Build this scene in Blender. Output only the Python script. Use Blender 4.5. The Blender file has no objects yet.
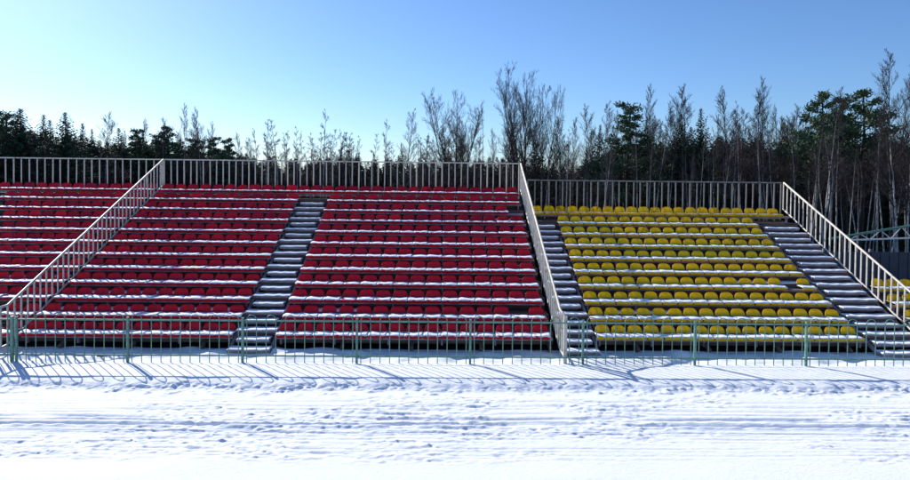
import bpy, math, random
import numpy as np
from mathutils import Vector, Matrix
random.seed(7)
rng = np.random.default_rng(11)
S = bpy.context.scene
COL = S.collection
R = math.radians
PI = math.pi
CAMH = 4.72

# ------------------------------------------------------------------ camera (pin-hole numbers are shared with at())
F = 620.; PX = 455.; PY = 192.
YAW, PIT, ROL = R(1.02), R(1.1), R(.63)
cam = bpy.data.objects.new('camera', bpy.data.cameras.new('camera')); COL.objects.link(cam)
cam.location = (0, 0, CAMH)
cam.matrix_world = Matrix.Translation((0, 0, CAMH)) @ Matrix.Rotation(-YAW, 4, 'Z') @ Matrix.Rotation(PI/2 - PIT, 4, 'X') @ Matrix.Rotation(ROL, 4, 'Z')
cam.data.sensor_width = 36; cam.data.lens = F/910*36
cam.data.shift_y = -(240-PY)/910.
cam.data.clip_end = 2000; cam.data.clip_start = .1
S.camera = cam

def at(px, py, D):
    """point at depth D seen at pixel (px, py) of the 910x480 photograph"""
    u = (px-PX)/F; v = -(py-PY)/F
    a = u*math.cos(ROL)-v*math.sin(ROL); b = u*math.sin(ROL)+v*math.cos(ROL)
    fy = math.cos(PIT)+b*math.sin(PIT); z = b*math.cos(PIT)-math.sin(PIT)
    x = a*math.cos(YAW)+fy*math.sin(YAW); y = fy*math.cos(YAW)-a*math.sin(YAW)
    return x/y*D, CAMH+z/y*D

# ------------------------------------------------------------------ materials
def mat(name, col, rough=.6, metal=0., spec=.5, build=None):
    m = bpy.data.materials.new(name); m.use_nodes = True
    nt = m.node_tree; b = nt.nodes['Principled BSDF']
    b.inputs['Base Color'].default_value = (*col, 1); b.inputs['Roughness'].default_value = rough
    b.inputs['Metallic'].default_value = metal; b.inputs['Specular IOR Level'].default_value = spec
    if build: build(nt, b)
    return m
def N(nt, t, **kw):
    n = nt.nodes.new(t)
    for k, v in kw.items(): setattr(n, k, v)
    return n
def noise(nt, scale, detail=4, rough=.55, vec=None, stretch=None):
    tc = N(nt, 'ShaderNodeTexCoord'); out = tc.outputs['Object' if vec is None else vec]
    if stretch:
        mp = N(nt, 'ShaderNodeMapping'); mp.inputs['Scale'].default_value = stretch
        nt.links.new(out, mp.inputs['Vector']); out = mp.outputs['Vector']
    n = N(nt, 'ShaderNodeTexNoise'); n.inputs['Scale'].default_value = scale; n.inputs['Detail'].default_value = detail
    n.inputs['Roughness'].default_value = rough
    nt.links.new(out, n.inputs['Vector']); return n.outputs['Fac']
def ramp(nt, src, stops):
    r = N(nt, 'ShaderNodeValToRGB'); e = r.color_ramp.elements
    while len(e) < len(stops): e.new(.5)
    for q, (p, c) in zip(e, stops): q.position = p; q.color = (*c, 1)
    nt.links.new(src, r.inputs['Fac']); return r.outputs['Color']
def mix(nt, fac, a, b, mode='MIX'):
    m = N(nt, 'ShaderNodeMix', data_type='RGBA', blend_type=mode)
    for s, v in ((m.inputs['Factor'], fac), (m.inputs['A'], a), (m.inputs['B'], b)):
        if isinstance(v, (int, float)): s.default_value = v
        elif isinstance(v, tuple): s.default_value = (*v, 1)
        else: nt.links.new(v, s)
    return m.outputs['Result']
def bump(nt, b, src, strength, dist=.02):
    n = N(nt, 'ShaderNodeBump'); n.inputs['Strength'].default_value = strength; n.inputs['Distance'].default_value = dist
    nt.links.new(src, n.inputs['Height']); nt.links.new(n.outputs['Normal'], b.inputs['Normal'])

def noisy(name, stops, scale, rough=.7, metal=0., spec=.4, bs=.0, bd=.01, stretch=None, vec=None, detail=5):
    def f(nt, b):
        n = noise(nt, scale, detail, .6, vec, stretch)
        nt.links.new(ramp(nt, n, stops), b.inputs['Base Color'])
        if bs: bump(nt, b, n, bs, bd)
    return mat(name, stops[0][1], rough, metal, spec, f)

def plastic(name, lo, hi, dirt, transl):
    def f(nt, b):
        g = N(nt, 'ShaderNodeNewGeometry')
        base = ramp(nt, g.outputs['Random Per Island'], [(0, lo), (1, hi)])
        n = noise(nt, 7, 5, .65, 'Object')
        rd = N(nt, 'ShaderNodeMath', operation='MULTIPLY_ADD')
        nt.links.new(g.outputs['Random Per Island'], rd.inputs[0]); rd.inputs[1].default_value = 7.31; rd.inputs[2].default_value = 0
        fr = N(nt, 'ShaderNodeMath', operation='FRACT'); nt.links.new(rd.outputs[0], fr.inputs[0])
        ms = ramp(nt, n, [(.44, (0, 0, 0)), (.62, (1, 1, 1))])
        mu = N(nt, 'ShaderNodeMath', operation='MULTIPLY'); nt.links.new(ms, mu.inputs[0]); nt.links.new(fr.outputs[0], mu.inputs[1])
        c = mix(nt, mu.outputs[0], base, dirt)
        nt.links.new(c, b.inputs['Base Color'])
        t = N(nt, 'ShaderNodeBsdfTranslucent'); nt.links.new(c, t.inputs['Color'])
        mx = N(nt, 'ShaderNodeMixShader'); mx.inputs[0].default_value = transl
        nt.links.new(b.outputs[0], mx.inputs[1]); nt.links.new(t.outputs[0], mx.inputs[2])
        nt.links.new(mx.outputs[0], nt.nodes['Material Output'].inputs['Surface'])
    return mat(name, lo, .5, 0, .22, f)

def snow_build(scale, amount):
    def f(nt, b):
        n = noise(nt, scale, 6, .65)
        nt.links.new(ramp(nt, n, [(.3, (.80, .84, .90)), (.7, (.88, .90, .94))]), b.inputs['Base Color'])
        bump(nt, b, n, amount, .03)
    return f
M = {}
M['snow'] = mat('snow', (.87, .89, .94), .75, 0, .2, snow_build(9, .35))
def ground_snow(nt, b):
    n1 = noise(nt, 14, 8, .7, None, (1, 1.8, 1))
    n2 = noise(nt, .9, 5, .6, None, (.35, 1.6, 1))
    c = ramp(nt, n1, [(.3, (.80, .83, .88)), (.65, (.88, .90, .93))])
    c2 = mix(nt, ramp(nt, n2, [(.45, (0, 0, 0)), (.75, (.55, .55, .55))]), c, (.78, .78, .80))
    nt.links.new(c2, b.inputs['Base Color'])
    bump(nt, b, n1, .5, .03)
M['ground_snow'] = mat('ground_snow', (.86, .88, .92), .8, 0, .2, ground_snow)
M['shade_dark_earth'] = noisy('shade_dark_earth', [(.3, (.02, .018, .015)), (.7, (.05, .042, .035))], 6, .95, bs=.6)  # near-black tone carries the shade of the gap below the seats
M['litter'] = noisy('forest_litter', [(.3, (.025, .02, .016)), (.6, (.06, .048, .036)), (.8, (.1, .08, .06))], 1.5, .95, bs=.8, bd=.1)
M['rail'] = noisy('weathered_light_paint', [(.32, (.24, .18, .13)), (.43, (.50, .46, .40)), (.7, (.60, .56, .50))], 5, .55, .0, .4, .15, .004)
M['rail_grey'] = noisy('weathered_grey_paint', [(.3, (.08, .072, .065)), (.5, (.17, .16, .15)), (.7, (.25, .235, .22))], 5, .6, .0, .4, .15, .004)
M['green'] = noisy('green_fence_paint', [(.3, (.07, .15, .12)), (.55, (.12, .26, .21)), (.8, (.20, .33, .28))], 9, .5, 0, .4)
M['beam'] = noisy('old_beam_paint', [(.3, (.15, .12, .13)), (.6, (.30, .25, .27)), (.8, (.38, .33, .34))], 4, .7)
M['wood'] = noisy('dark_weathered_boards', [(.3, (.05, .032, .028)), (.55, (.12, .08, .068)), (.8, (.20, .15, .13))], 3, .9, stretch=(.3, 6, 6), bs=.4)
M['blueboard'] = noisy('navy_sheeting', [(.3, (.022, .03, .05)), (.7, (.045, .058, .085))], 1.2, .5)
M['white'] = noisy('white_paint', [(.3, (.55, .56, .57)), (.6, (.78, .79, .8))], 6, .5)
M['red'] = plastic('red_plastic', (.42, .003, .028), (.78, .007, .026), (.25, .006, .025), .2)
M['yellow'] = plastic('yellow_plastic', (.86, .60, .008), (.96, .66, .010), (.50, .24, .012), .3)
M['bark_dark'] = noisy('dark_bark', [(.3, (.018, .015, .014)), (.7, (.055, .045, .04))], 3, .9, stretch=(4, 4, .6), bs=.5)
def birch(nt, b):
    n = noise(nt, 1.6, 5, .7, None, (3, 3, 2.2)); n2 = noise(nt, .35, 2, .5)
    c = ramp(nt, n, [(.34, (.04, .038, .036)), (.43, (.38, .36, .34)), (.7, (.58, .56, .53))])
    c = mix(nt, ramp(nt, n2, [(.4, (0, 0, 0)), (.7, (.8, .8, .8))]), c, (.16, .14, .13))
    tc = N(nt, 'ShaderNodeTexCoord'); sx = N(nt, 'ShaderNodeSeparateXYZ'); nt.links.new(tc.outputs['Object'], sx.inputs[0])
    mr = N(nt, 'ShaderNodeMapRange'); mr.inputs['From Min'].default_value = 5.5; mr.inputs['From Max'].default_value = 9.; nt.links.new(sx.outputs['Z'], mr.inputs['Value'])
    nt.links.new(mix(nt, mr.outputs['Result'], c, (.07, .05, .048)), b.inputs['Base Color'])
M['bark_birch'] = mat('birch_bark', (.5, .5, .5), .8, 0, .3, birch)
M['twig'] = noisy('twigs', [(.3, (.022, .014, .013)), (.7, (.052, .034, .032))], 1.2, .85)
M['twig_pale'] = noisy('pale_twigs', [(.3, (.03, .024, .026)), (.7, (.07, .055, .058))], 1.2, .85)
M['needle'] = noisy('spruce_needles', [(.3, (.024, .05, .028)), (.7, (.065, .105, .05))], .9, .8)
M['needle_pine'] = noisy('pine_needles', [(.3, (.03, .07, .035)), (.7, (.085, .13, .055))], .9, .8)
M['needle_brown'] = noisy('brownish_needles', [(.3, (.04, .032, .022)), (.7, (.075, .06, .035))], .9, .8)

# ------------------------------------------------------------------ mesh helpers
class MB:
    def __init__(s): s.v = []; s.f = []; s.m = []
    def add(s, vs, fs, mi=0):
        o = len(s.v); s.v.extend(vs); s.f.extend([tuple(i+o for i in f) for f in fs]); s.m.extend([mi]*len(fs))
    def box(s, c, d, mi=0, ch=0.):
        x, y, z = c; a, b, e = d[0]/2, d[1]/2, d[2]/2
        s.add([(x+i*a, y+j*b, z+k*e) for i in (-1, 1) for j in (-1, 1) for k in (-1, 1)],
              [(0, 1, 3, 2), (4, 6, 7, 5), (0, 4, 5, 1), (2, 3, 7, 6), (0, 2, 6, 4), (1, 5, 7, 3)], mi)
    def tube(s, pts, rad, n=6, mi=0, cap=True, rot=0.):
        pts = [Vector(p) for p in pts]
        if not hasattr(rad, '__len__'): rad = [rad]*len(pts)
        o = len(s.v); up = Vector((0, 0, 1))
        for i, p in enumerate(pts):
            d = (pts[min(i+1, len(pts)-1)]-pts[max(i-1, 0)])
            d = d.normalized() if d.length > 1e-9 else up
            a = d.cross(up if abs(d.z) < .9 else Vector((1, 0, 0))).normalized(); b = d.cross(a)
            for k in range(n):
                t = 2*PI*k/n+rot; q = p+a*math.cos(t)*rad[i]+b*math.sin(t)*rad[i]
                s.v.append((q.x, q.y, q.z))
        nf = 0
        for i in range(len(pts)-1):
            for k in range(n):
                s.f.append((o+i*n+k, o+i*n+(k+1) % n, o+(i+1)*n+(k+1) % n, o+(i+1)*n+k)); nf += 1
        if cap:
            s.f.append(tuple(o+k for k in range(n))[::-1]); s.f.append(tuple(o+(len(pts)-1)*n+k for k in range(n))); nf += 2
        s.m.extend([mi]*nf)
    def sheet(s, fn, nu, nv, th, mi=0):
        """two-sided curved shell of thickness th from fn(u,v)->(point), u,v in 0..1"""
        P = [[Vector(fn(i/nu, j/nv)) for j in range(nv+1)] for i in range(nu+1)]
        o = len(s.v); nf = 0; W = nv+1; K = (nu+1)*W
        Nn = []
        for i in range(nu+1):
            for j in range(nv+1):
                a = P[min(i+1, nu)][j]-P[max(i-1, 0)][j]; b = P[i][min(j+1, nv)]-P[i][max(j-1, 0)]
                c = a.cross(b); Nn.append(c.normalized() if c.length > 1e-9 else Vector((0, 0, 1)))
        for i in range(nu+1):
            for j in range(nv+1): s.v.append(tuple(P[i][j]))
        for i in range(nu+1):
            for j in range(nv+1): s.v.append(tuple(P[i][j]-Nn[i*W+j]*th))
        for i in range(nu):
            for j in range(nv):
                q = (o+i*W+j, o+(i+1)*W+j, o+(i+1)*W+j+1, o+i*W+j+1)
                s.f.append(q); s.f.append(tuple(k+K for k in q[::-1])); nf += 2
        for i in range(nu):
            for j, fl in ((0, 1), (nv, 0)):
                a, b = o+i*W+j, o+(i+1)*W+j; q = (a, a+K, b+K, b)
                s.f.append(q if fl else q[::-1]); nf += 1
        for j in range(nv):
            for i, fl in ((0, 0), (nu, 1)):
                a, b = o+i*W+j, o+i*W+j+1; q = (a, a+K, b+K, b)
                s.f.append(q if fl else q[::-1]); nf += 1
        s.m.extend([mi]*nf)
    def mesh(s, name, mats, smooth=False):
        me = bpy.data.meshes.new(name); me.from_pydata(s.v, [], s.f)
        for m in (mats if isinstance(mats, (list, tuple)) else [mats]): me.materials.append(M[m])
        me.polygons.foreach_set('material_index', s.m)
        if smooth: me.polygons.foreach_set('use_smooth', [True]*len(s.f))
        me.update(); return me
    def build(s, name, mats, parent=None, smooth=False, loc=None):
        return obj(name, s.mesh(name, mats, smooth), parent, loc)
def obj(name, me, parent=None, loc=None):
    o = bpy.data.objects.new(name, me); COL.objects.link(o)
    if parent: o.parent = parent
    if loc: o.location = loc
    return o
def thing(name, label, cat, loc=(0, 0, 0), group=None):
    o = bpy.data.objects.new(name, None); COL.objects.link(o); o.location = loc
    o['label'] = label; o['category'] = cat
    if group: o['group'] = group
    return o
def struct(o, kind='structure', **kw):
    o['kind'] = kind
    for k, v in kw.items(): o[k] = v
    return o
ORD = 'first second third fourth fifth sixth seventh eighth ninth tenth eleventh twelfth thirteenth fourteenth fifteenth sixteenth seventeenth eighteenth nineteenth twentieth'.split()
TENS = {2: 'twenty', 3: 'thirty', 4: 'forty', 5: 'fifty', 6: 'sixty', 7: 'seventy'}
def ordw(n):
    if n <= 20: return ORD[n-1]
    if n % 10 == 0: return TENS[n//10][:-1]+'ieth'
    return TENS[n//10]+'-'+ORD[n % 10-1]

# ------------------------------------------------------------------ value noise for the terrain
TB = rng.random((256, 256))
def vn(x, y):
    xi = np.floor(x).astype(int); yi = np.floor(y).astype(int); fx = x-xi; fy = y-yi
    fx = fx*fx*(3-2*fx); fy = fy*fy*(3-2*fy)
    a = TB[xi & 255, yi & 255]; b = TB[(xi+1) & 255, yi & 255]; c = TB[xi & 255, (yi+1) & 255]; d = TB[(xi+1) & 255, (yi+1) & 255]
    return (a*(1-fx)+b*fx)*(1-fy)+(c*(1-fx)+d*fx)*fy
def fbm(x, y, o=4):
    t = 0; a = .5; n = 0
    for k in range(o):
        t = t+a*vn(x*2**k+17.3*k, y*2**k+5.1*k); n += a; a *= .55
    return t/n
def sst(a, b, t):
    t = np.clip((t-a)/(b-a), 0, 1); return t*t*(3-2*t)

def terrain_h(X, Y):
    wob = (fbm(X*.5, X*0+3.3, 3)-.5)*.35
    wob2 = (vn(X*1.9, X*0+8.)-.5)*.16+(vn(X*4.7, X*0+2.)-.5)*.08
    Ye = Y+wob*.5
    # level behind the fence, bank in front of it, edge down to the ski track
    h = np.where(Y > 15.72, -.07, 0.)
    prof = np.interp(Y, [0, 14.1, 14.3, 14.6, 15.6, 15.85, 16.2, 16.9, 17.25, 17.6, 18], [-.11, -.11, -.09, .0, .0, -.045, -.05, .0, -.02, -.25, -.25])
    profw = np.interp(Y+wob2*1.2+wob*.3, [0, 14.05, 14.18, 14.36, 14.62, 15.4], [-.11, -.11, -.085, -.02, .022, .01])
    h = np.where(Y < 15.35, profw, prof)
    h = h*1.0
    # soft drifts behind the fence
    m = sst(15.9, 16.3, Y)*(1-sst(17.15, 17.3, Y))
    h = h+m*((fbm(X*.9, Y*1.3+9, 3)-.45)*.20+(vn(X*2.6+4, Y*2.2)-.5)*.06)
    # churned edge of the bank
    e = np.exp(-((Y+wob2*1.6-14.20)/.13)**2)
    ch = np.abs(fbm(X*5.2, Y*8.5, 5)-.5)*2
    h = h+e*(ch*.07-.012)*(.5+1.1*fbm(X*.9, X*0+60, 2))
    e2 = np.exp(-((Y-13.95)/.25)**2)
    h = h+e2*(np.maximum(fbm(X*5+9, Y*7+2, 3)-.55, 0)*.14)
    # bank surface
    b = sst(14.6, 14.8, Y)*(1-sst(15.6, 15.75, Y))
    h = h+b*(fbm(X*2.2, Y*3, 3)-.5)*.02
    # trodden track
    t = 1-sst(13.5, 13.9, Y)
    rough = sst(10.35, 10.7, Y)*t
    pat = fbm(X*.55+30, Y*1.1, 3)
    lump = fbm(X*1.3, Y*8.5, 5)
    foot = np.maximum(fbm(X*2.8+50, Y*7.2+11, 4)-.58, 0)
    h = h+rough*(.35+1.3*sst(.4, .65, pat))*((lump-.5)*.036-foot*.025+(vn(X*9, Y*19)-.5)*.012+(vn(X*23, Y*31)-.5)*.005+np.maximum(vn(X*7.7+5, Y*15+3)*vn(X*13, Y*21)-.43, 0)*.04-np.maximum(vn(X*6.1+15, Y*13+3)*vn(X*11+8, Y*19)-.46, 0)*.035)
    h = h+t*(fbm(X*.4, Y*.8+70, 2)-.5)*.04
    # ski and sledge grooves along the track
    for D, w, d, s in ((12.93, .05, .014, 2.), (12.50, .055, .050, 5.), (12.14, .06, .060, 9.), (11.80, .022, .034, -1), (11.05, .03, .012, 14.), (13.4, .06, .010, 21.), (13.15, .035, .010, -1), (12.32, .03, .016, 31.), (12.7, .04, .012, 37.), (11.45, .04, .012, 41.), (10.8, .035, .009, 44.), (11.62, .02, .009, -1)):
        line = D+(fbm(X*.10+s, X*0+s, 2)-.5)*.12
        on = 1. if s < 0 else sst(.22, .42, fbm(X*.33+s*3, X*0+s, 3))
        g = np.exp(-((Y-line)/w)**2)
        h = h-g*d*on+np.exp(-((Y-line+w*2)/(w*1.1))**2)*d*.45*on*(.4+1.2*vn(X*5+s, Y*0+s))
    return h
def build_terrain():
    xs = np.concatenate([[-600, -300, -120, -60, -35, -22, -17], np.arange(-14.5, 15.5, .034), [18, 23, 36, 60, 120, 300, 600]])
    ys = np.concatenate([[-300, -100, -30, -10, 0, 5, 8, 9], np.arange(9.6, 17.45, .0235), [17.6, 18.5, 22, 28]])
    X, Y = np.meshgrid(xs, ys, indexing='ij'); Z = terrain_h(X, Y)
    fade = (np.abs(X) < 15.4) & (Y > 9.3)
    Z = np.where(fade, Z, np.where(Y < 14.2, -.12, np.where(Y < 17.3, -.03, -.25)))
    nx, ny = len(xs), len(ys)
    me = bpy.data.meshes.new('snow_ground')
    v = np.stack([X, Y, Z], -1).reshape(-1, 3)
    i, j = np.meshgrid(np.arange(nx-1), np.arange(ny-1), indexing='ij'); a = (i*ny+j).ravel()
    f = np.stack([a, a+ny, a+ny+1, a+1], -1)
    me.vertices.add(len(v)); me.vertices.foreach_set('co', v.ravel())
    me.loops.add(f.size); me.loops.foreach_set('vertex_index', f.ravel())
    me.polygons.add(len(f)); me.polygons.foreach_set('loop_start', np.arange(0, f.size, 4)); me.polygons.foreach_set('loop_total', np.full(len(f), 4))
    me.polygons.foreach_set('use_smooth', np.ones(len(f), bool))
    me.materials.append(M['ground_snow']); me.update(calc_edges=True); me.validate()
    return struct(obj('snow_ground', me))
build_terrain()
b = MB(); b.add([(-60, 17.22, -.10), (60, 17.22, -.10), (60, 28.3, -.10), (-60, 28.3, -.10)], [(0, 1, 2, 3)])
struct(b.build('under_stand_dark_ground', 'shade_dark_earth'))  # dark ground sheet, its colour puts in the black shade under the stands
b = MB(); nx, ny = 60, 40
for i in range(nx+1):
    for j in range(ny+1):
        x = -300+600*i/nx; y = 28+(j/ny)**2*700
        b.v.append((x, y, -.12+random.uniform(-.1, .1)-(.1 if j == 0 else 0)))
for i in range(nx):
    for j in range(ny): b.f.append((i*(ny+1)+j, (i+1)*(ny+1)+j, (i+1)*(ny+1)+j+1, i*(ny+1)+j+1)); b.m.append(0)
struct(b.build('forest_floor', 'litter'))

# ------------------------------------------------------------------ stand geometry numbers
D0, DD, Z0, RR = 17.1, .75, .42, .346
XL, XM, XR = -11.72, 3.22, 13.6          # the three handrails
XE = -24.                                 # far left end of the red stand

def tread_snow(b, x0, x1, y, d, z, seed):
    nu = max(6, int((x1-x0)/.12)); r = random.Random(seed); e = [r.uniform(-.012, .014) for _ in range(nu+1)]
    t = [r.uniform(.026, .034)-(.008 if abs(i/nu-.5) < .28 and r.random() < .6 else 0) for i in range(nu+1)]
    def fn(u, v):
        i = min(int(u*nu+.5), nu); v = (0, .07, .5, .93, 1)[int(v*4+.5)]
        uu = .02 if i == 1 else .98 if i == nu-1 else u; x = x0+(x1-x0)*uu
        hh = t[i]*(.35 if v in (0, 1) else 1)*(.35 if i in (0, nu) else 1)
        return (x, y+(v-.5)*d+e[i]*(1 if v < .5 else -1), z+hh)
    b.sheet(fn, nu, 4, .014)
DSNOW = {12: ((2, -11.4, -6.2), (3, -11., -8.), (2, -4., -2.2), (4, -16.5, -12.), (6, -15., -12.), (9, 1.8, 3.)), 10: ((2, 5., 7.), (4, 9.5, 11.8)), 4: ((2, 14.2, 17.),)}
def deck_rows(st, x0, x1, nrow, aisles):
    """frame, decks, boards and seat beams of one stand"""
    W = x1-x0; cx = (x0+x1)/2
    for k in range(nrow):
        D = D0+k*DD; z = Z0+k*RR
        dk = z-.33
        if k > 0:
            b = MB(); n = 3
            for q in range(n):                                            # planks of the foot deck
                b.box((cx, D-.30+.235*q, dk-.02+random.uniform(-.003, .003)), (W-.02, .22, .035))
            b.build('deck', 'wood', st)
            b = MB(); b.box((cx, D-.425, dk-RR/2-.02), (W-.02, .025, RR-.06)); b.build('riser_board', 'wood', st)
    for k in range(nrow):
        D = D0+k*DD; z = Z0+k*RR
        segs = [(x0, x1)] if k == nrow-1 else aisles
        for (a, c) in segs:
            b = MB()
            b.box(((a+c)/2, D+.12, z-.125), (c-a-.03, .06, .07)); b.box(((a+c)/2, D+.30, z-.125), (c-a-.03, .05, .07))
            nb = max(2, int((c-a)/1.4))
            for q in range(nb+1):
                xx = a+.12+(c-a-.24)*q/nb
                b.box((xx, D+.21, z-.245), (.05, .10, .16))
            b.build('seat_beam', 'beam', st)
    for (k, a, c) in DSNOW.get(nrow, ()):
        D = D0+k*DD; b = MB(); tread_snow(b, a, c, D-.06, .5, Z0+k*RR-.33+.01, int(a*7)+k); b.build('deck_snow', 'snow', st, True)
    # sloping stringers and posts
    npost = int(W/1.9)+1
    for i in range(npost):
        x = x0+.15+(W-.3)*i/(npost-1)
        b = MB()
        ytop = D0+nrow*DD-.35; ztop = Z0+(nrow-.5)*RR-.55
        b.tube([(x, D0-.1, Z0-.36), (x, ytop, ztop)], .06, 4, rot=PI/4)
        b.build('stringer', 'wood', st)
        for t in (0.02, .35, .68, .98):
            y = D0-.1+(ytop-D0+.1)*t; zz = Z0-.36+(ztop-Z0+.36)*t
            b = MB(); b.box((x, y, (zz-.3)/2), (.07, .07, zz+.28)); b.build('post', 'wood', st)
    b = MB(); yb = D0+nrow*DD-.2; zt = Z0+(nrow-1)*RR-.3
    n = int(W/.3)
    for i in range(n): b.box((x0+W*(i+.5)/n, yb, (zt-.1)/2), (W/n-.012, .03, zt+.1))
    b.build('added_sun_screen', 'wood', st)  # added unseen rear wall, stops sun shining in beneath the stand

def stairway(st, x0, x1, nrow, label):
    root = bpy.data.objects.new('stairway', None); COL.objects.link(root); root.parent = st; root['label'] = label
    for j in range(2*nrow-2):
        y = D0-.40+.375*j+.10; z = Z0-.33+.173*(j)
        wide = -.12 if j % 2 else .12
        b = MB(); b.box(((x0+x1)/2, y+.03, z-.03), (x1-x0-.16+wide, .33, .06)); b.box(((x0+x1)/2, y+.17, z-.115), (x1-x0-.2+wide, .02, .11))
        b.build('stair_step', 'beam', root)
        b = MB(); tread_snow(b, x0+.08-wide/2, x1-.08+wide/2, y+.01, .37, z+.012, 31*j+int(x0*10)); b.build('step_snow', 'snow', root)
    b = MB()
    for x in (x0+.03, x1-.03):
        b.tube([(x, D0-.42, Z0-.44), (x, D0-.4+.375*(2*nrow-3), Z0-.5+.173*(2*nrow-3))], .05, 4, rot=PI/4)
    b.build('stair_stringer', 'beam', root)

A_END, B0, B1, C0, C1 = XL-.04, -11.60, -5.80, -4.62, 3.02
red = thing('grandstand', 'long tall grandstand with red seats, brown boards and light railing behind', 'grandstand')
deck_rows(red, XE, XM-.08, 12, [(XE, -18.6), (-17.3, A_END), (B0, B1), (C0, C1+.08)])
stairway(red, B1, C0, 12, 'snowy stairs between the two red seat blocks')
stairway(red, -18.6, -17.3, 12, 'snowy stairs at far left of the red seats')
yel = thing('grandstand', 'shorter grandstand with yellow seats between middle and right handrails', 'grandstand')
Y0, Y1 = 4.30, 11.95
deck_rows(yel, XM+.08, XR-.06, 10, [(Y0, Y1)])
stairway(yel, XM+.12, Y0, 10, 'snowy stairs between middle handrail and yellow seats')
stairway(yel, Y1+.05, XR-.10, 10, 'snowy stairs between yellow seats and right handrail')
low = thing('grandstand', 'low grandstand with few yellow rows beyond the right handrail', 'grandstand')
deck_rows(low, XR+.1, 22., 4, [(XR+.15, 21.9)])

# ------------------------------------------------------------------ seats
def pan_mesh(name, m, w):
    b = MB()
    def fn(u, v):
        x = (u-.5)*w; s = abs(2*u-1)
        if v < .3:
            t = v/.3; ang = t*PI/2
            y = .035-.035*math.sin(ang); z = -.082+.082*t
            y = .03*(1-math.sin(ang))*.6
            return (x*(1-.03*(1-t)), y+.012*s**3, z)
        t = (v-.3)/.7
        return (x, .012*(1-s**3)*0+.012*s**3*(1-t)+.40*t, .0-.012*math.sin(t*PI)*(1-s*s))
    b.sheet(fn, 10, 8, -.012)
    return b.mesh(name, m, True)
def back_mesh(name, m, w, h, flat):
    b = MB()
    def fn(u, v):
        s = 2*u-1
        # dome outline: rows run along the curve z = v*top(s)
        top = h*(1-abs(s)**flat)**(1/2.4)
        side = (.93+.07*min(v*2, 1))
        x = s*w/2*side; z = -.02+max(.02, top+.02)*v
        y = .385+.07*(z/h)-.045*s*s
        return (x, y, z)
    b.sheet(fn, 14, 6, .012)
    return b.mesh(name, m, True)
def snow_mesh(name, w, seed):
    r = random.Random(seed); b = MB(); ph = r.uniform(0, 6); a1 = r.uniform(.006, .014); hb = r.uniform(.022, .036); k1 = r.uniform(.7, 1.4)
    nz = [[r.uniform(-.006, .006) for _ in range(8)] for _ in range(12)]
    def fn(u, v):
        s = 2*u-1; i = int(round(u*10)); j = int(round(v*6))
        z = hb+a1*math.sin(ph+s*3*k1)+nz[i][j]
        pk = .62+.12*math.sin(ph*1.7+s*2.2)
        z = z*(.25+.75*math.sin(min(1, v/pk)*PI/2)) if v < pk else z*(1-.25*(v-pk)/(1-pk))
        y = -.006+.385*v+.006*math.sin(ph*2+s*7)*(1 if v < .1 else 0)
        if v < .01: z = .004+nz[i][0]*.8-.01*abs(math.sin(ph+s*2))
        return (s*w/2, y, z)
    b.sheet(fn, 10, 6, .010)
    return b.mesh(name, 'snow', True)
SEAT = {}
for c, pitch, w in (('red', .50, .468), ('yellow', .47, .44)):
    SEAT[c] = dict(pan=pan_mesh(c+'_pan', c, pitch-.02),
                   back=[back_mesh(c+'_back', c, w, .235+.003*q, (4. if c == 'red' else 3.2)) for q in range(3)],
                   snow=[snow_mesh(c+'_snow', pitch+.005, 100+q) for q in range(6)])
# brackets under the seats
b = MB(); b.box((0, .12, -.055), (.05, .05, .068)); b.box((0, .30, -.055), (.05, .045, .068)); BR = b.mesh('bracket', 'beam')
seats = []    # (colour, x, row, label, dropped)
def block(c, x0, n, pitch, row, fmt, rev=False, skip=()):
    for i in range(n):
        q = n-i if rev else i+1
        if i in skip: continue
        seats.append((c, x0+(i+.5)*pitch, row, fmt % ordw(q), 0))
def rw(k): return ordw(k+1)+' row up'
for k in range(11):
    sk = (14,) if k == 9 else ()
    pc = (C1-C0)/15
    block('red', C0, 15, pc, k, 'red seat, '+rw(k)+', %s seat right of the red stairway', skip=sk)
    block('red', B0, 12, (B1-B0)/12, k, 'red seat, '+rw(k)+', %s seat left of the red stairway', True)
    block('red', -17.45, 12, (A_END+17.45)/12, k, 'red seat, '+rw(k)+', %s seat left of the left handrail', True)
block('red', A_END-13*.5, 13, .5, 11, 'red seat, top row, %s seat left of the left handrail', True)
block('red', B0, 29, (C1+.05-B0)/29, 11, 'red seat, top row, %s seat right of the left handrail')
for k in range(9):
    block('yellow', Y0, 16, (Y1-.1-Y0)/16, k, 'yellow seat, '+rw(k)+', %s seat right of the yellow stairway', skip=(14,) if k == 3 else ())
block('yellow', XM+.2, 21, (13.22-XM-.2)/21, 9, 'yellow seat, top row, %s seat right of the middle handrail')
for k in range(4):
    block('yellow', XR+.2, 5, .47, k, 'yellow seat, '+rw(k)+', %s seat right of the right handrail')

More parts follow.
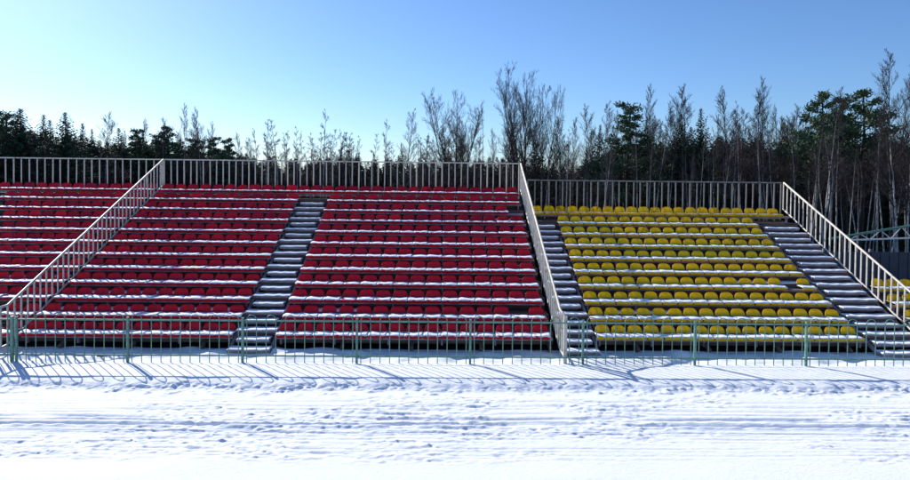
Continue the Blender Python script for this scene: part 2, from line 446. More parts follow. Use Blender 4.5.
def in_view(x, D, margin=.4): return -(at(0, 250, D)[0]*-1)-margin < x < at(910, 250, D)[0]+margin
reds = [s for s in seats if s[0] == 'red' and in_view(s[1], D0+s[2]*DD, .3)]
yels = [s for s in seats if s[0] == 'yellow' and in_view(s[1], D0+s[2]*DD, .8)]
allseats = sorted(reds+yels, key=lambda s: math.hypot(s[1], D0+s[2]*DD)+(8 if abs(s[1]) > 17 or s[1] > XR else 0))
NOBACK = {('red', 1, 13)}
def colidx(s): return int(round((s[1]-C0)/.509-.5))
def seat_obj(s, proto=None):
    c, x, k, label, _ = s
    jz = random.uniform(-.004, .004)
    loc = (x+random.uniform(-.006, .006), D0+k*DD+random.uniform(-.006, .006), Z0+k*RR-.02+jz)
    root = thing('stadium_seat', label, 'seat', loc, c+' plastic stadium seats')
    root.rotation_euler = (0, random.uniform(-.012, .012)*(3 if random.random() < .06 else 1), random.uniform(-.02, .02)*(2.5 if random.random() < .06 else 1))
    obj('seat_pan', SEAT[c]['pan'], root)
    nb = (c, k, colidx(s)) in NOBACK
    if not nb:
        bk = obj('backrest', random.choice(SEAT[c]['back']), root); bk.rotation_euler = (random.uniform(-.03, .02), 0, 0)
    sn = obj('snow', random.choice(SEAT[c]['snow']), root)
    if random.random() < .5: sn.scale = (1, 1, random.uniform(.6, 1.25))
    if c == 'yellow' and k == 9: sn.scale = (.97, .85, .35); sn.location = (0, .05, 0)
    if c == 'red' and k == 11: sn.scale = (1, 1, .7)
    obj('bracket', BR, root)
for s in allseats[:300]: seat_obj(s)
# the remaining, farthest red seats as one object
far = MB(); mats = ['red', 'snow', 'beam', 'yellow']
def addmesh(mb, me, mat4, mi):
    mb.add([tuple(mat4 @ v.co) for v in me.vertices], [tuple(p.vertices) for p in me.polygons], mi)
for s in allseats[300:]:
    c, x, k, _, _ = s; mi = 0 if c == 'red' else 3
    T = Matrix.Translation((x+random.uniform(-.006, .006), D0+k*DD, Z0+k*RR-.02)) @ Matrix.Rotation(random.uniform(-.02, .02), 4, 'Z')
    addmesh(far, SEAT[c]['pan'], T, mi); addmesh(far, random.choice(SEAT[c]['back']), T @ Matrix.Rotation(random.uniform(-.03, .02), 4, 'X'), mi)
    addmesh(far, random.choice(SEAT[c]['snow']), T @ (Matrix.Translation((0, .05, 0)) @ Matrix.Diagonal((.97, .85, .3, 1)) if (c, k) == ('yellow', 9) else Matrix.Diagonal((1, 1, random.uniform(.6, 1.1), 1))), 1); addmesh(far, BR, T, 2)
o = far.build('stadium_seats', mats, None, True)
struct(o, 'stuff', label='remaining red and yellow plastic seats in the higher rows of both stands', category='seats')

# snow lying in patches on the decks
# ------------------------------------------------------------------ railings
def unit_bar(name, w, d, h, m):
    b = MB(); b.box((0, 0, h/2), (w, d, h)); return b.mesh(name, m)
def rail_back(label, x0, x1, D, zt, zb, sp, m, w=.042):
    t = thing('railing', label, 'railing', ((x0+x1)/2, D, zb), 'steel railings on the grandstands')
    L = x1-x0
    b = MB(); b.box((0, 0, zt-zb-.025), (L, .05, .05)); b.build('top_rail', m, t)
    b = MB(); b.box((0, 0, .05), (L, .04, .04)); b.build('bottom_rail', m, t)
    me = unit_bar('picket', w, .035, zt-zb-.06, m)
    n = int(round(L/sp))
    for i in range(n+1):
        o = obj('picket', me, t, (-L/2+L*i/n+random.uniform(-.012, .012), random.choice((-.004, .004)), .0)); o.rotation_euler = (0, random.uniform(-.008, .008), random.choice((0, 0, .5)))
    return t
def rail_slope(label, x, Dt, zt, Dk, zk, De, m, ms, sp=.27, hh=1.08, post=True):
    t = thing('handrail', label, 'railing', (x, De, 0), 'steel railings on the grandstands')
    P = [(0, Dt-De, zt), (0, Dk-De, zk)] + ([(0, 0, zk-.01)] if post else [])
    b = MB(); b.tube([(p[0], p[1], p[2]-.02) for p in P], .034, 6); b.build('top_rail', m, t, True)
    Q = [(0, Dt-De, zt-hh), (0, Dk-De, zk-hh)] + ([(0, 0.03, .10)] if post else [])
    b = MB(); b.tube(Q, .028, 6); b.build('bottom_rail', ms, t)
    L = Dt-Dk; n = int(L/sp); sl = (zt-zk)/L
    for i in range(n+1):
        y = Dk+L*i/n; z = zk+sl*(y-Dk)
        b = MB(); b.box((0, y-De, z-hh/2-.02), (.028, .045, hh-.05)); b.build('picket', m, t)
    if post:
        for y in (Dk-.27, Dk-.54):
            if y > De+.1:
                b = MB(); zb = .10+(zk-hh-.10)*(y-De)/(Dk-De); b.box((0, y-De, (zb+zk)/2-.02), (.035, .055, zk-zb-.05)); b.build('picket', m, t)
        b = MB(); b.box((0, 0, zk/2-.12), (.09, .06, zk+.2)); b.build('end_post', m, t)
    return t
zt = 5.47; yb = D0+12*DD
rail_back('light steel railing behind top row of red seats, left of the left handrail', XE, XL-.06, yb, zt, 3.95, .325, 'rail')
rail_back('light steel railing behind top row of red seats, left handrail to middle handrail', XL+.05, XM-.06, yb, zt, 3.95, .268, 'rail')
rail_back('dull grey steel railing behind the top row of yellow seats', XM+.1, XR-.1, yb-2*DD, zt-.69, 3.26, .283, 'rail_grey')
rail_slope('light sloping steel handrail dividing the red seats at left', XL, yb, zt, 16.85, 1.24, 16.12, 'rail', 'rail')
rail_slope('pale sloping steel handrail between the red and the yellow seats', XM, yb, zt, 16.85, 1.22, 16.12, 'rail', 'rail')
rail_slope('sloping steel handrail with sunlit top beside yellow stand, at far right', XR, yb-2*DD, zt-.69, 16.85, 1.22, 16.12, 'rail', 'rail')

# ------------------------------------------------------------------ green fence
FD = 16.0; PAN = 2.936
fence = thing('metal_fence', 'low green metal fence with looped pickets standing in snow before the seats', 'fence', (0, FD, 0))
sp_ = PAN/11.85
for i in range(-2, 10):
    x0 = -11.02+PAN*i
    wpost = .07 if i == 0 else .055
    b = MB(); b.box((x0, 0, .46), (wpost, .06, 1.32)); 
    b.build('post', 'green', fence)
    if i == 0:
        b = MB(); b.box((x0+.115, 0, .46), (.045, .06, 1.3)); b.build('post', 'green', fence)
    if i < 9:
        p = MB(); p.box((x0+PAN/2, .012, 1.035), (PAN-.06, .02, .04)); p.box((x0+PAN/2, .012, .13), (PAN-.06, .02, .04))
        p = p.build('panel', 'green', fence)
        for q in range(6):
            xa = x0+.097+sp_*2*q+(PAN-.194-11*sp_)/2; rr = sp_/2; b = MB()
            pts = [(xa, 0, -.2), (xa, 0, 1.19-rr)]+[(xa+rr-rr*math.cos(a), 0, 1.19-rr+rr*math.sin(a)) for a in [PI*t/8 for t in range(1, 8)]]+[(xa+2*rr, 0, 1.19-rr), (xa+2*rr, 0, -.2)]
            b.tube(pts, .0125, 5); b.build('looped_picket', 'green', p, True)

# a dark twig lying on the snow behind the fence
b = MB(); x, z = at(101, 363, 16.2)
b.tube([(-.16, .05, .02), (-.05, 0, .03), (.08, .02, .02), (.24, -.06, .03)], [.016, .014, .01, .005], 5); b.tube([(-.02, 0, .03), (.06, .1, .05)], [.01, .004], 4)
o = b.build('fallen_twig', 'bark_dark', None, True, (x, 16.25, -.01)); o['label'] = 'small dark twig lying on snow behind the green fence at left'; o['category'] = 'twig'

# ------------------------------------------------------------------ right side: navy fence, truss
bf = thing('sheet_fence', 'navy blue sheet metal fence behind the stands at far right', 'fence', (14.2, 26., 0))
for i in range(9):
    b = MB(); W = 2.0
    n = 10
    for q in range(n):
        b.box((W*i+W*(q+.5)/n, .02*(q % 2), .88+.004*(i % 3)), (W/n+.001*(q % 2), .02, 1.95))
    b.build('sheet', 'blueboard', bf)
    b = MB(); b.box((W*i, .09, .95), (.08, .08, 2.05)); b.build('post', 'beam', bf)
b = MB(); b.box((9, .07, 1.7), (18, .04, .05)); b.build('rail', 'beam', bf)

tr = thing('steel_truss', 'green and white lattice truss arm reaching over from the far right', 'truss', (17.6, 28, 0))
def rel(px, py, D): x, z = at(px, py, D); return (x-17.6, D-28, z)
tip = rel(829, 239, 28); tu = rel(985, 213.5, 28); bl = rel(849, 240.2, 28); br = rel(985, 235.5, 28)
b = MB(); b.tube([tip, tu], .055, 6); b.build('top_chord', 'green', tr)
b = MB(); b.tube([bl, br], .04, 6); b.build('bottom_chord', 'white', tr)
b = MB(); n = 13; prev = None
for i in range(n+1):
    t = i/n
    if i % 2: a = [tip[q]+(tu[q]-tip[q])*(.13+.87*t) for q in range(3)]
    else: a = [bl[q]+(br[q]-bl[q])*t for q in range(3)]
    if prev: b.tube([prev, a], .02, 5)
    prev = a
b.build('lattice', 'white', tr)
b = MB(); b.tube([(tu[0], 0, -.3), (tu[0], 0, tu[2]+.2)], .12, 8); b.build('mast', 'white', tr)

# ------------------------------------------------------------------ trees
def bare_tree(seed, H, spread, nb, depth, twr, lean=0., fork=False, up=.75, start=.3, tw=3, wig=.10, r0k=(.008, .012), fw=.42, tape=.75, brk=.35, fl=(.55, .75)):
    """trunk mesh + crown mesh of a leafless tree of height H"""
    r = random.Random(seed); T = MB(); C = MB()
    def path(p, d, L, seg, wander, lift):
        pts = [Vector(p)]; d = Vector(d).normalized()
        for i in range(seg):
            d = (d+Vector((r.gauss(0, wander), r.gauss(0, wander), r.gauss(0, wander*.5)+lift))).normalized()
            pts.append(pts[-1]+d*L/seg)
        return pts
    def grow(p, d, L, rad, lv):
        seg = 4 if lv < depth else 3
        pts = path(p, d, L, seg, wig*(1+.4*lv), .07)
        e = max(rad*.3, twr*.6)
        C.tube(pts, [rad+(e-rad)*i/seg for i in range(seg+1)], 4 if lv <= 1 else 3, cap=False)
        if lv >= depth: return
        n = {1: tw+4, 2: tw+2, 3: tw}.get(lv, 3)
        for q in range(n):
            t = .18+.82*(q+r.random())/n; i = min(int(t*seg), seg-1); f = t*seg-i
            pp = pts[i].lerp(pts[i+1], f); dd = (pts[i+1]-pts[i]).normalized()
            ax = dd.cross(Vector((r.gauss(0, 1), r.gauss(0, 1), r.gauss(0, 1)))).normalized()
            nd = (dd*r.uniform(.7, 1.1)+ax*r.uniform(.45, .9)+Vector((0, 0, .15))).normalized()
            grow(pp, nd, L*r.uniform(.35, .6)*(1-.25*t), max(rad*.45*(1-.4*t), twr), lv+1)
    stems = [((0, 0, 0), (lean, r.uniform(-.03, .03), 1), H)]
    trunks = []
    for (p, d, L) in stems:
        pts = path(p, d, L*1.0, 12, .02, .012); trunks.append((pts, L, r0k[0]*H+r0k[1]))
    if fork:
        pts = trunks[0][0]
        for q in range(fork):
            i = r.choice((2, 3, 4)); an = r.uniform(0, 6.28)
            tp = path(pts[i], (math.cos(an)*fw, math.sin(an)*fw*.7, 1), H*r.uniform(*fl)*(1-i/14), 9, .05, .03); trunks.append((tp, H*.65, (r0k[0]*H+r0k[1])*.75))
    for pts, L, r0 in trunks:
        n = len(pts)-1
        T.tube(pts, [r0*(1-.88*(i/n)**.8) for i in range(n+1)], 7, cap=False)
        cnt = nb if L == H else nb//2
        for q in range(cnt):
            t = start+(1-start)*(q+r.random())/cnt; i = min(int(t*n), n-1); pp = pts[i].lerp(pts[i+1], t*n-i)
            an = r.uniform(0, 6.28); g = up*(.6+.6*t)
            d = (math.cos(an), math.sin(an), g)
            s = (1-((t-start)/(1-start)))**tape*.85+.15
            grow(pp, d, spread*s*r.uniform(.7, 1.15), max(r0*brk*(1-t)+.008, twr), 1)
    return T, C
def spruce(seed, H, Rr, dens=1., bare=.04, gap=0., big=1.):
    r = random.Random(seed); T = MB(); C = MB()
    T.tube([(0, 0, 0), (0, 0, H*.5), (0, 0, H*.985)], [.013*H+.02, .008*H, .008], 6, cap=False)
    ph = [r.uniform(0, 6.28) for _ in range(5)]
    n = int(250*dens); g = 0.
    for q in range(n):
        t = bare+(1-bare)*((q+r.random())/n)**1.12; z = H*t*.985
        if r.random() < gap*(.5+.5*math.sin(z*5)): continue
        a = q*2.39996+r.uniform(-.3, .3)
        lump = 1+.16*math.sin(3*a+ph[0]+z*.9)+.14*math.sin(z*2.1+ph[1])
        l = (Rr*1.08*(1-t)**.95*lump*r.uniform(.7, 1.15)+.07); dx, dy = math.cos(a), math.sin(a)
        dr = r.uniform(.1, .42)*(1-t)-.5*t**3
        k = max(2, int(l/(.15*big)))
        if l > .4: C.tube([(0, 0, z), (dx*l, dy*l, z-dr*l*.8)], [.013, .004], 3, cap=False, mi=1)
        for w in range(k):
            f = (w+.5+r.uniform(-.2, .2))/k; cx, cy, cz = dx*l*f, dy*l*f, z-dr*l*f+.12*l*f*f
            for side in (-1, 1, 0):
                s = (.09+.13*(1-f))*(.5+.5*min(l, 1.6))*r.uniform(.7, 1.4)*big
                if t > .93: s *= .6
                an = a+side*r.uniform(.5, 1.3); ex, ey = math.cos(an)*s, math.sin(an)*s; wd = .035*big+.01; qx, qy = -math.sin(an)*wd, math.cos(an)*wd
                dz = -s*r.uniform(.0, .75)
                C.add([(cx-qx, cy-qy, cz), (cx+qx, cy+qy, cz+.01), (cx+ex+qx*.3, cy+ey+qy*.3, cz+dz), (cx+ex-qx*.3, cy+ey-qy*.3, cz+dz-.02)], [(0, 1, 2, 3)])
                hz = r.uniform(.06, .2)*min(1, l)*big
                C.add([(cx, cy, cz+.02), (cx+ex*.75, cy+ey*.75, cz+dz*.6), (cx+ex*.5, cy+ey*.5, cz+dz*.6-hz)], [(0, 1, 2)])
    for q in range(10):                                   # the leader
        z = H*(.93+.07*q/10); a = q*2.4; s = .05+.012*(10-q)
        C.add([(0, 0, z), (math.cos(a)*s, math.sin(a)*s, z+s*.9), (math.cos(a+.7)*s*.5, math.sin(a+.7)*s*.5, z+s*.5)], [(0, 1, 2)])
    return T, C
def pine(seed, H, Rr, nl=20, low=.42):
    r = random.Random(seed); T = MB(); C = MB()
    tp = [Vector((r.uniform(-.01, .01)*H*(i > 0), r.uniform(-.01, .01)*H*(i > 0), H*.97*i/8)) for i in range(9)]
    T.tube(tp, [(.015*H)*(1-.8*i/8)+.01 for i in range(9)], 8, cap=False)
    def clump(c, s):
        n = int(60*s/.5)
        for q in range(n):
            u = Vector((r.gauss(0, .5), r.gauss(0, .5), r.gauss(0, .26)))*s
            p = Vector(c)+u; d = Vector((r.gauss(0, 1), r.gauss(0, 1), r.gauss(.5, .8))).normalized(); e = d.orthogonal().normalized()
            e = (Matrix.Rotation(r.uniform(0, 6), 3, d) @ e)
            a = r.uniform(.06, .13); w = r.uniform(.025, .05)
            C.add([tuple(p-e*w), tuple(p+e*w), tuple(p+d*a*1.6+e*w*.6), tuple(p+d*a*1.6-e*w*.6)], [(0, 1, 2, 3)])
    for q in range(nl):
        t = low+(1-low)*(q+r.random()*.8)/nl; z = H*.97*t; i = min(int(t*8), 7); base = tp[i].lerp(tp[i+1], t*8-i)
        a = q*2.4+r.uniform(-.5, .5); prof = math.sin(min(1, (t-low)/(1-low)*1.15+.18)*PI)**.6 if t < .97 else .3
        l = Rr*max(.3, prof)*r.uniform(.65, 1.15); d = Vector((math.cos(a), math.sin(a), r.uniform(.05, .35)))
        m = base+d*l*.5+Vector((0, 0, -.03*l)); e = base+d*l+Vector((0, 0, .08*l))
        T.tube([base, m, e], [.05*(1.3-t)+.012, .03, .012], 5, cap=False)
        for w in range(int(4+l*2.4)):
            f = r.uniform(.4, 1.05); p = base.lerp(e, f)+Vector((r.gauss(0, .32), r.gauss(0, .32), r.gauss(.08, .24)))*l*.42
            T.tube([base.lerp(e, f*.85), p], [.014, .006], 3, cap=False)
            clump(p, r.uniform(.28, .5)*(.6+.2*l))
    clump((tp[-1].x, tp[-1].y, H*.97), .4)
    return T, C
PROT = {}
def proto(key, tc, tm, cm, h):
    T, C = tc; PROT[key] = (T.mesh(key+'_trunk', tm, True), C.mesh(key+'_crown', cm), h)
NB = 5
for i in range(NB):
    proto('birch%d' % i, bare_tree(20+i, 10, 2.2, 46, 3, .0062, random.Random(i).uniform(-.03, .03), up=1.5, start=.22, tw=4, wig=.08, r0k=(.006, .01)), 'bark_birch', 'twig', 10)
for i in range(3):
    proto('slim%d' % i, bare_tree(160+i, 10, 1.5, 26, 3, .0058, (-.02, .03, 0)[i], up=1.25, start=.2, tw=4, wig=.08, r0k=(.005, .01)), 'bark_birch', 'twig', 10)
for i in range(3):
    proto('pole%d' % i, bare_tree(60+i, 10, 1.3, 22, 3, .0058, (-.04, .03, .06)[i], up=1.2, start=.42, tw=3, wig=.09, r0k=(.005, .012)), 'bark_birch', 'twig_pale', 10)
proto('forked', bare_tree(72, 10, 1.6, 22, 3, .005, .02, fork=3, up=1., start=.4, tw=3, r0k=(.005, .014), fw=.3), 'bark_birch', 'twig_pale', 10)
for i in range(2):
    proto('broad%d' % i, bare_tree(80+i, 10, 2.3, 24, 4, .0056, .02, fork=7, up=1.0, start=.25, tw=3, wig=.09, fw=.55, tape=.4, brk=.5, r0k=(.009, .03), fl=(.8, 1.02)), 'bark_dark', 'twig', 10)
proto('lean', bare_tree(95, 10, 2.0, 28, 3, .0062, -.02, up=1.3, start=.35, tw=4), 'bark_dark', 'twig', 10)
proto('thin', bare_tree(97, 10, .6, 14, 2, .006, 0, up=.2, start=.35, tw=3), 'bark_dark', 'twig', 10)
for i in range(4): proto('spruce%d' % i, spruce(40+i, 10, (2.5, 2.1, 3.1, 1.9)[i], (1.3, 1.2, 1.6, 1.1)[i]), 'bark_dark', ['needle', 'bark_dark'], 10)
proto('layered', spruce(48, 10, 2.3, .8, gap=.7), 'bark_dark', ['needle', 'bark_dark'], 10)
for i in range(3): proto('coarse%d' % i, spruce(44+i, 10, (2.6, 2.2, 3.)[i], .62, big=2.1), 'bark_dark', ['needle', 'bark_dark'], 10)
for i in range(3): proto('pine%d' % i, pine(50+i, 10, (2.2, 2.7, 2.4)[i], (34, 19, 16)[i], (.28, .52, .60)[i]), 'bark_dark', 'needle_pine', 10)
for i in range(2): proto('shrub%d' % i, bare_tree(110+i, 4, 1.5, 22, 3, .006, 0, fork=4, up=1.3, start=.06, tw=3), 'bark_dark', 'twig', 4)

KIND = {'birch': ('birch_tree', 'birch tree', 'fine-twigged birch'), 'pole': ('birch_tree', 'birch tree', 'slim pale-trunked birch'),
        'slim': ('birch_tree', 'birch tree', 'slender upright birch'),
        'forked': ('birch_tree', 'birch tree', 'forked pale birch'),
        'broad': ('bare_tree', 'bare tree', 'wide leafless dark tree'), 'lean': ('bare_tree', 'bare tree', 'leafless dark tree'), 'thin': ('dead_tree', 'dead tree', 'thin dead dark trunk'),
        'spruce': ('spruce_tree', 'spruce', 'dark pointed spruce'), 'layered': ('spruce_tree', 'spruce', 'loose layered dark spruce'), 'pine': ('pine_tree', 'pine', 'dark green pine'),
        'shrub': ('bare_shrub', 'shrub', 'leafless twiggy shrub')}
TREES = []
def tree(key, px, py, D, wide=1., label=None):
    TREES.append((key, px, py, D, wide, label))
# conifers at left
for a in [('spruce2', -14, 106, 60, 1.4), ('pine0', 3, 110, 58, 1.2), ('spruce2', 18, 107, 56, 1.6), ('spruce0', 38, 113, 60, 1.35), ('spruce0', 53, 119, 62, 1.4), ('spruce2', 68, 111, 55, 1.35), ('spruce1', 84, 122, 62, 1.3), ('spruce3', 94, 128, 60, 1.3),
          ('spruce0', 108, 140, 64, 1.5), ('spruce0', 120, 127, 60, 1.5), ('pine0', 133, 128, 60), ('spruce2', 146, 132, 62, 1.2), ('pine0', 157, 134, 60, 1.2), ('pine1', 168, 125, 60), ('spruce2', 181, 138, 62, 1.2), ('pine0', 195, 138, 62, 1.2),
          ('pine1', 213, 136, 58, .9), ('pine0', 230, 138, 60), ('spruce3', 246, 152, 62), ('pine0', 222, 148, 58)]: tree(*a)
for a in [('birch3', 103, 115, 56), ('birch0', 161, 120, 56), ('birch1', 186, 107, 54), ('birch2', 203, 112, 54, .8), ('birch4', 240, 135, 56), ('birch0', 252, 140, 60)]: tree(*a)
# birches over the low dark band
for a in [('slim1', 266, 119, 54), ('slim2', 277, 121, 55), ('slim1', 284, 132, 56), ('slim0', 299, 127, 54), ('slim0', 312, 133, 57), ('slim1', 323, 110, 52), ('slim2', 334, 130, 56), ('slim0', 343, 133, 57), ('slim1', 355, 134, 57),
          ('slim0', 366, 136, 57), ('slim1', 384, 120, 54), ('slim2', 374, 134, 58), ('slim0', 416, 134, 57), ('slim0', 425, 136, 58), ('slim1', 436, 138, 58), ('spruce3', 341, 147, 60), ('spruce0', 372, 153, 62), ('spruce0', 354, 152, 62),
          ('slim2', 307, 140, 58), ('slim0', 291, 140, 58), ('slim0', 349, 142, 60), ('slim1', 361, 143, 60), ('slim1', 392, 140, 60)]: tree(*a)
tree('lean', 402, 111, 50, .9, 'leafless tree with bent windswept top above the middle red seats')
tree('spruce3', 405, 142, 54, .8, 'small dark spruce at the foot of the bent leafless tree')
_r = random.Random(12)
for q in range(24):
    px = _r.uniform(560, 912); tree('pole%d' % _r.randrange(3), px, _r.uniform(112, 160), _r.uniform(36, 45), _r.uniform(.7, 1.1))
# slighter birches in between, unevenly spread
_r = random.Random(99)
for q in range(30):
    px = _r.uniform(246, 456); tree('slim%d' % _r.randrange(3), px, _r.uniform(130, 150), _r.uniform(55, 66), _r.uniform(.9, 1.7))
for q in range(16):
    px = _r.uniform(560, 900); tree('birch%d' % _r.randrange(5), px, _r.uniform(104, 134), _r.uniform(48, 58), _r.uniform(.7, 1.1))
for q in range(7):
    px = _r.uniform(100, 245); tree('birch%d' % _r.randrange(5), px, _r.uniform(120, 138), _r.uniform(58, 64), _r.uniform(.7, 1.1))
# centre
tree('broad0', 457, 97, 50, .72, 'broad leafless tree left of the thin dead trunk')
for a in [('birch2', 470, 122, 52), ('birch0', 443, 130, 55), ('birch4', 480, 140, 55), ('birch1', 497, 132, 54), ('birch3', 513, 122, 53)]: tree(*a)
tree('thin', 488, 112, 48, .6, 'thin dead dark trunk standing alone between two broad leafless trees')
tree('lean', 506, 103, 50, .8, 'upright leafless tree left of the tallest leafless tree')
tree('broad1', 525, 78, 48, .62, 'tallest broad leafless tree, behind the end of the red seats')
tree('broad0', 545, 92, 50, .42, 'leafless tree just right of the tallest leafless tree')
tree('layered', 537, 128, 52, 1.1, 'loose layered dark spruce under the tallest leafless tree')
for a in [('birch2', 561, 132, 54), ('birch0', 574, 120, 55, .9), ('birch3', 585, 130, 56), ('birch1', 556, 146, 58), ('spruce3', 570, 160, 56), ('layered', 523, 140, 55), ('spruce0', 588, 146, 58), ('birch4', 566, 143, 60)]: tree(*a)
tree('spruce3', 598, 123, 50, 1.1)
tree('pine0', 625, 102, 46, 1.15, 'large dark pine with clumped crown behind the left yellow seats')
for a in [('spruce0', 612, 142, 52), ('spruce2', 640, 140, 55), ('spruce1', 651, 114, 48, 1.), ('birch1', 646, 90, 46, .8), ('birch3', 664, 88, 48, .9), ('birch4', 672, 105, 50), ('spruce2', 680, 112, 47, .9), ('spruce0', 704, 106, 46, 1.),
          ('spruce1', 692, 125, 50, 1.2), ('birch0', 690, 104, 50), ('birch2', 728, 93, 47, .9), ('birch4', 715, 118, 50), ('birch1', 745, 112, 50), ('birch3', 766, 79, 44, .9), ('birch0', 756, 98, 48), ('birch2', 780, 110, 48), ('spruce0', 742, 136, 52, 1.2),
          ('birch4', 795, 122, 50), ('spruce2', 785, 136, 52), ('spruce0', 722, 142, 54, 1.2), ('spruce2', 760, 132, 54, 1.2), ('birch1', 738, 120, 54), ('birch3', 788, 118, 54), ('birch2', 800, 108, 50, .8), ('birch0', 634, 128, 55), ('spruce2', 665, 140, 52, 1.1)]: tree(*a)
# near pale trunks in front of the dark wood
for a in [('pole0', 701, 118, 40), ('pole1', 736, 112, 41), ('pole2', 748, 104, 39), ('pole0', 762, 108, 40), ('pole1', 727, 130, 41), ('pole2', 782, 120, 39), ('pole0', 800, 118, 38), ('pole1', 838, 112, 38), ('pole2', 851, 140, 37),
          ('pole0', 868, 100, 38), ('pole1', 880, 118, 37), ('pole2', 888, 128, 38), ('pole1', 640, 120, 42), ('pole0', 655, 112, 42), ('pole2', 690, 130, 42), ('pole0', 900, 105, 37), ('pole1', 860, 150, 37), ('pole2', 875, 140, 40), ('pole1', 832, 130, 41), ('pole0', 815, 140, 40),
          ('pole2', 714, 136, 43), ('pole0', 772, 134, 42), ('pole1', 668, 140, 43), ('pole2', 622, 150, 42), ('pole0', 602, 150, 43), ('pole1', 582, 152, 44), ('pole2', 541, 150, 44), ('pole1', 845, 160, 41), ('pole0', 893, 150, 36)]: tree(*a)
tree('forked', 826, 104, 36, 1.1, 'forked pale birch with slanting stems behind the right handrail')
tree('forked', 812, 118, 39, .9)
tree('birch2', 903, 52, 34, .9, 'tallest pale birch at the far right edge')
tree('birch0', 912, 62, 36, .9)
tree('lean', 891, 76, 38, .6, 'dark bare trunk just left of the tallest pale birch')
tree('pine1', 820, 89, 42, .85, 'flat-topped pine behind the right end of the yellow railing')
tree('pine2', 862, 91, 41, 1.1, 'broad flat-topped pine above the right handrail')
tree('pine2', 849, 96, 44, .9, 'smaller pine between the two flat-topped pines')
tree('birch3', 833, 92, 44, .9); tree('birch1', 876, 116, 46, .8); tree('spruce2', 842, 150, 47, 1.2); tree('spruce2', 806, 144, 48, 1.2); tree('spruce0', 886, 146, 48, 1.2)
tree('birch4', 920, 90, 40); tree('spruce2', 925, 130, 46, 1.2)

# order within kind and region, for labels
def region(px):
    return 'behind the left red seats' if px < 245 else 'behind the middle red seats' if px < 530 else 'behind the yellow seats' if px < 790 else 'behind the right handrail'
GR = {'slim': 'bare birches behind the stands', 'birch': 'bare birches behind the stands', 'pole': 'bare birches behind the stands', 'forked': 'bare birches behind the stands', 'spruce': 'spruces behind the stands', 'layered': 'spruces behind the stands', 'pine': 'pines behind the stands', 'broad': 'leafless trees behind the stands', 'lean': 'leafless trees behind the stands'}
cnt = {}
for (key, px, py, D, wide, label) in sorted(TREES, key=lambda t: t[1]):
    kk = key.rstrip('0123456789'); nm, cat, desc = KIND[kk]
    if label is None:
        q = cnt.get((kk, region(px)), 0)+1; cnt[(kk, region(px))] = q
        label = '%s, %s such tree from left, %s' % (desc, ordw(q), region(px))
    trm, crm, h = PROT[key]
    x, z = at(px, py, D); s = (z+.15)/h
    # leaning stems: shift so that the top, not the foot, stands where it was seen
    t = thing(nm, label, cat, (x, D, -.15), GR.get(kk))
    rz = random.uniform(0, 6.28) if kk not in ('forked', 'lean') else (0 if kk == 'forked' else PI)
    wv = wide*(random.uniform(.65, 1.35) if kk in ('birch', 'pole', 'slim') else 1)*(1.25 if kk == 'slim' else 1)
    t.rotation_euler = (random.uniform(-.04, .04), random.uniform(-.04, .04), rz); t.scale = (s*wv, s*wv, s)
    obj('trunk', trm, t); obj('crown', crm, t)

# far wood that reads as one dark mass
def npmesh(me):
    v = np.empty(len(me.vertices)*3); me.vertices.foreach_get('co', v); v = v.reshape(-1, 3)
    ls = np.empty(len(me.polygons), int); me.polygons.foreach_get('loop_start', ls)
    lt = np.empty(len(me.polygons), int); me.polygons.foreach_get('loop_total', lt)
    lv = np.empty(len(me.loops), int); me.loops.foreach_get('vertex_index', lv)
    mi = np.empty(len(me.polygons), int); me.polygons.foreach_get('material_index', mi)
    return v, lt, lv, mi
CACHE = {}
def mass(name, items, mats, label, cat):
    V, LT, LV, MI = [], [], [], []; off = 0
    for (keypart, idx, x, y, z0, s, w, rz, mofs) in items:
        k = (keypart, idx)
        if k not in CACHE: CACHE[k] = npmesh(PROT[keypart][idx])
        v, lt, lv, mi = CACHE[k]; c, sn = math.cos(rz), math.sin(rz)
        q = np.stack([(v[:, 0]*c-v[:, 1]*sn)*s*w+x, (v[:, 0]*sn+v[:, 1]*c)*s*w+y, v[:, 2]*s+z0], -1)
        V.append(q); LT.append(lt); LV.append(lv+off); MI.append(np.zeros(len(lt), int)+mofs if mofs is not None else mi); off += len(v)
    V = np.concatenate(V); LT = np.concatenate(LT); LV = np.concatenate(LV); MI = np.concatenate(MI)
    me = bpy.data.meshes.new(name); me.vertices.add(len(V)); me.vertices.foreach_set('co', V.ravel())
    me.loops.add(len(LV)); me.loops.foreach_set('vertex_index', LV)
    me.polygons.add(len(LT)); me.polygons.foreach_set('loop_start', np.concatenate([[0], np.cumsum(LT)[:-1]])); me.polygons.foreach_set('loop_total', LT)
    for m in mats: me.materials.append(M[m])
    me.polygons.foreach_set('material_index', MI); me.update(calc_edges=True)
    struct(obj(name, me), 'stuff', label=label, category=cat)
items = []
r = random.Random(5)
def ptop(px):      # skyline height of the dark mass in the photograph
    return float(np.interp(px, [-60, 0, 40, 100, 150, 230, 260, 440, 500, 540, 565, 590, 620, 700, 800, 860, 980], [122, 122, 128, 142, 142, 150, 158, 160, 158, 158, 172, 158, 146, 138, 138, 140, 140]))
for row, D in enumerate((62, 68, 75)):
    px = -70.
    while px < 985:
        key = r.choice(('coarse0', 'coarse1', 'coarse2')); py = ptop(px)+r.choice((-2, 0, 3, 6, 9))+r.uniform(-2, 3)
        x, z = at(px, py, D+r.uniform(-2, 2)); s = (z+.2)/10
        items.append((key, 1, x, D+r.uniform(-2, 2), -.2, s, r.uniform(1.3, 1.8), r.uniform(0, 6), r.choice((0, 0, 1))))
        px += r.uniform(5, 9)
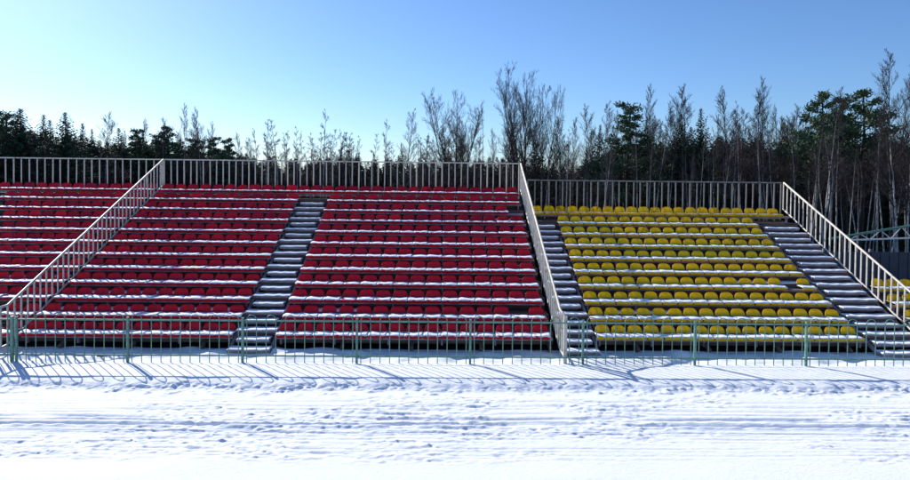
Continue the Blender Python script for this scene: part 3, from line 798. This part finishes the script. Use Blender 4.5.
mass('distant_wood', items, ['needle', 'needle_brown'], 'dense dark spruce wood closing the view behind all single trees', 'wood')
items = []
for row, D in enumerate((47, 51, 55, 59)):
    px = -60. if D > 52 else 480.
    while px < 975:
        key = r.choice(('shrub0', 'shrub1')); py = ptop(px)+r.uniform(4, 40)+(20 if row < 2 else 0)
        x, z = at(px, py, D); s = max(.4, (z+.2)/4)
        for idx, mo in ((0, 1), (1, 0)): items.append((key, idx, x, D+(px*7 % 4)-2, -.2, s, .9, px, mo))
        px += r.uniform(10, 20)
mass('undergrowth', items, ['twig', 'bark_dark'], 'tangled leafless brush filling the wood behind the railings', 'undergrowth')

# ------------------------------------------------------------------ light
SUN_AZ, SUN_EL = R(-41), R(29)      # azimuth measured from +Y towards +X
sd = Vector((math.sin(SUN_AZ)*math.cos(SUN_EL), math.cos(SUN_AZ)*math.cos(SUN_EL), math.sin(SUN_EL)))
L = bpy.data.lights.new('sun', 'SUN'); L.energy = 5.; L.angle = R(.53); L.color = (1, .965, .91)
so = bpy.data.objects.new('sun', L); COL.objects.link(so); so.rotation_euler = sd.to_track_quat('Z', 'Y').to_euler(); so.location = (0, 0, 30)
W = bpy.data.worlds.new('World'); S.world = W; W.use_nodes = True
nt = W.node_tree; bg = nt.nodes['Background']; sky = nt.nodes.new('ShaderNodeTexSky'); sky.sky_type = 'NISHITA'
sky.sun_disc = False; sky.sun_elevation = SUN_EL; sky.sun_rotation = SUN_AZ
sky.altitude = 150; sky.air_density = 1.; sky.dust_density = .4; sky.ozone_density = 6.
nt.links.new(mix(nt, 1., sky.outputs[0], (.83, .92, 1.05), 'MULTIPLY'), bg.inputs['Color']); bg.inputs['Strength'].default_value = .107
S.view_settings.view_transform = 'Standard'; S.view_settings.look = 'None'; S.view_settings.exposure = .40; S.view_settings.gamma = 1
S.view_settings.use_curve_mapping = False
S.render.engine = 'CYCLES'
S.cycles.max_bounces = 6; S.cycles.diffuse_bounces = 4; S.cycles.transparent_max_bounces = 8
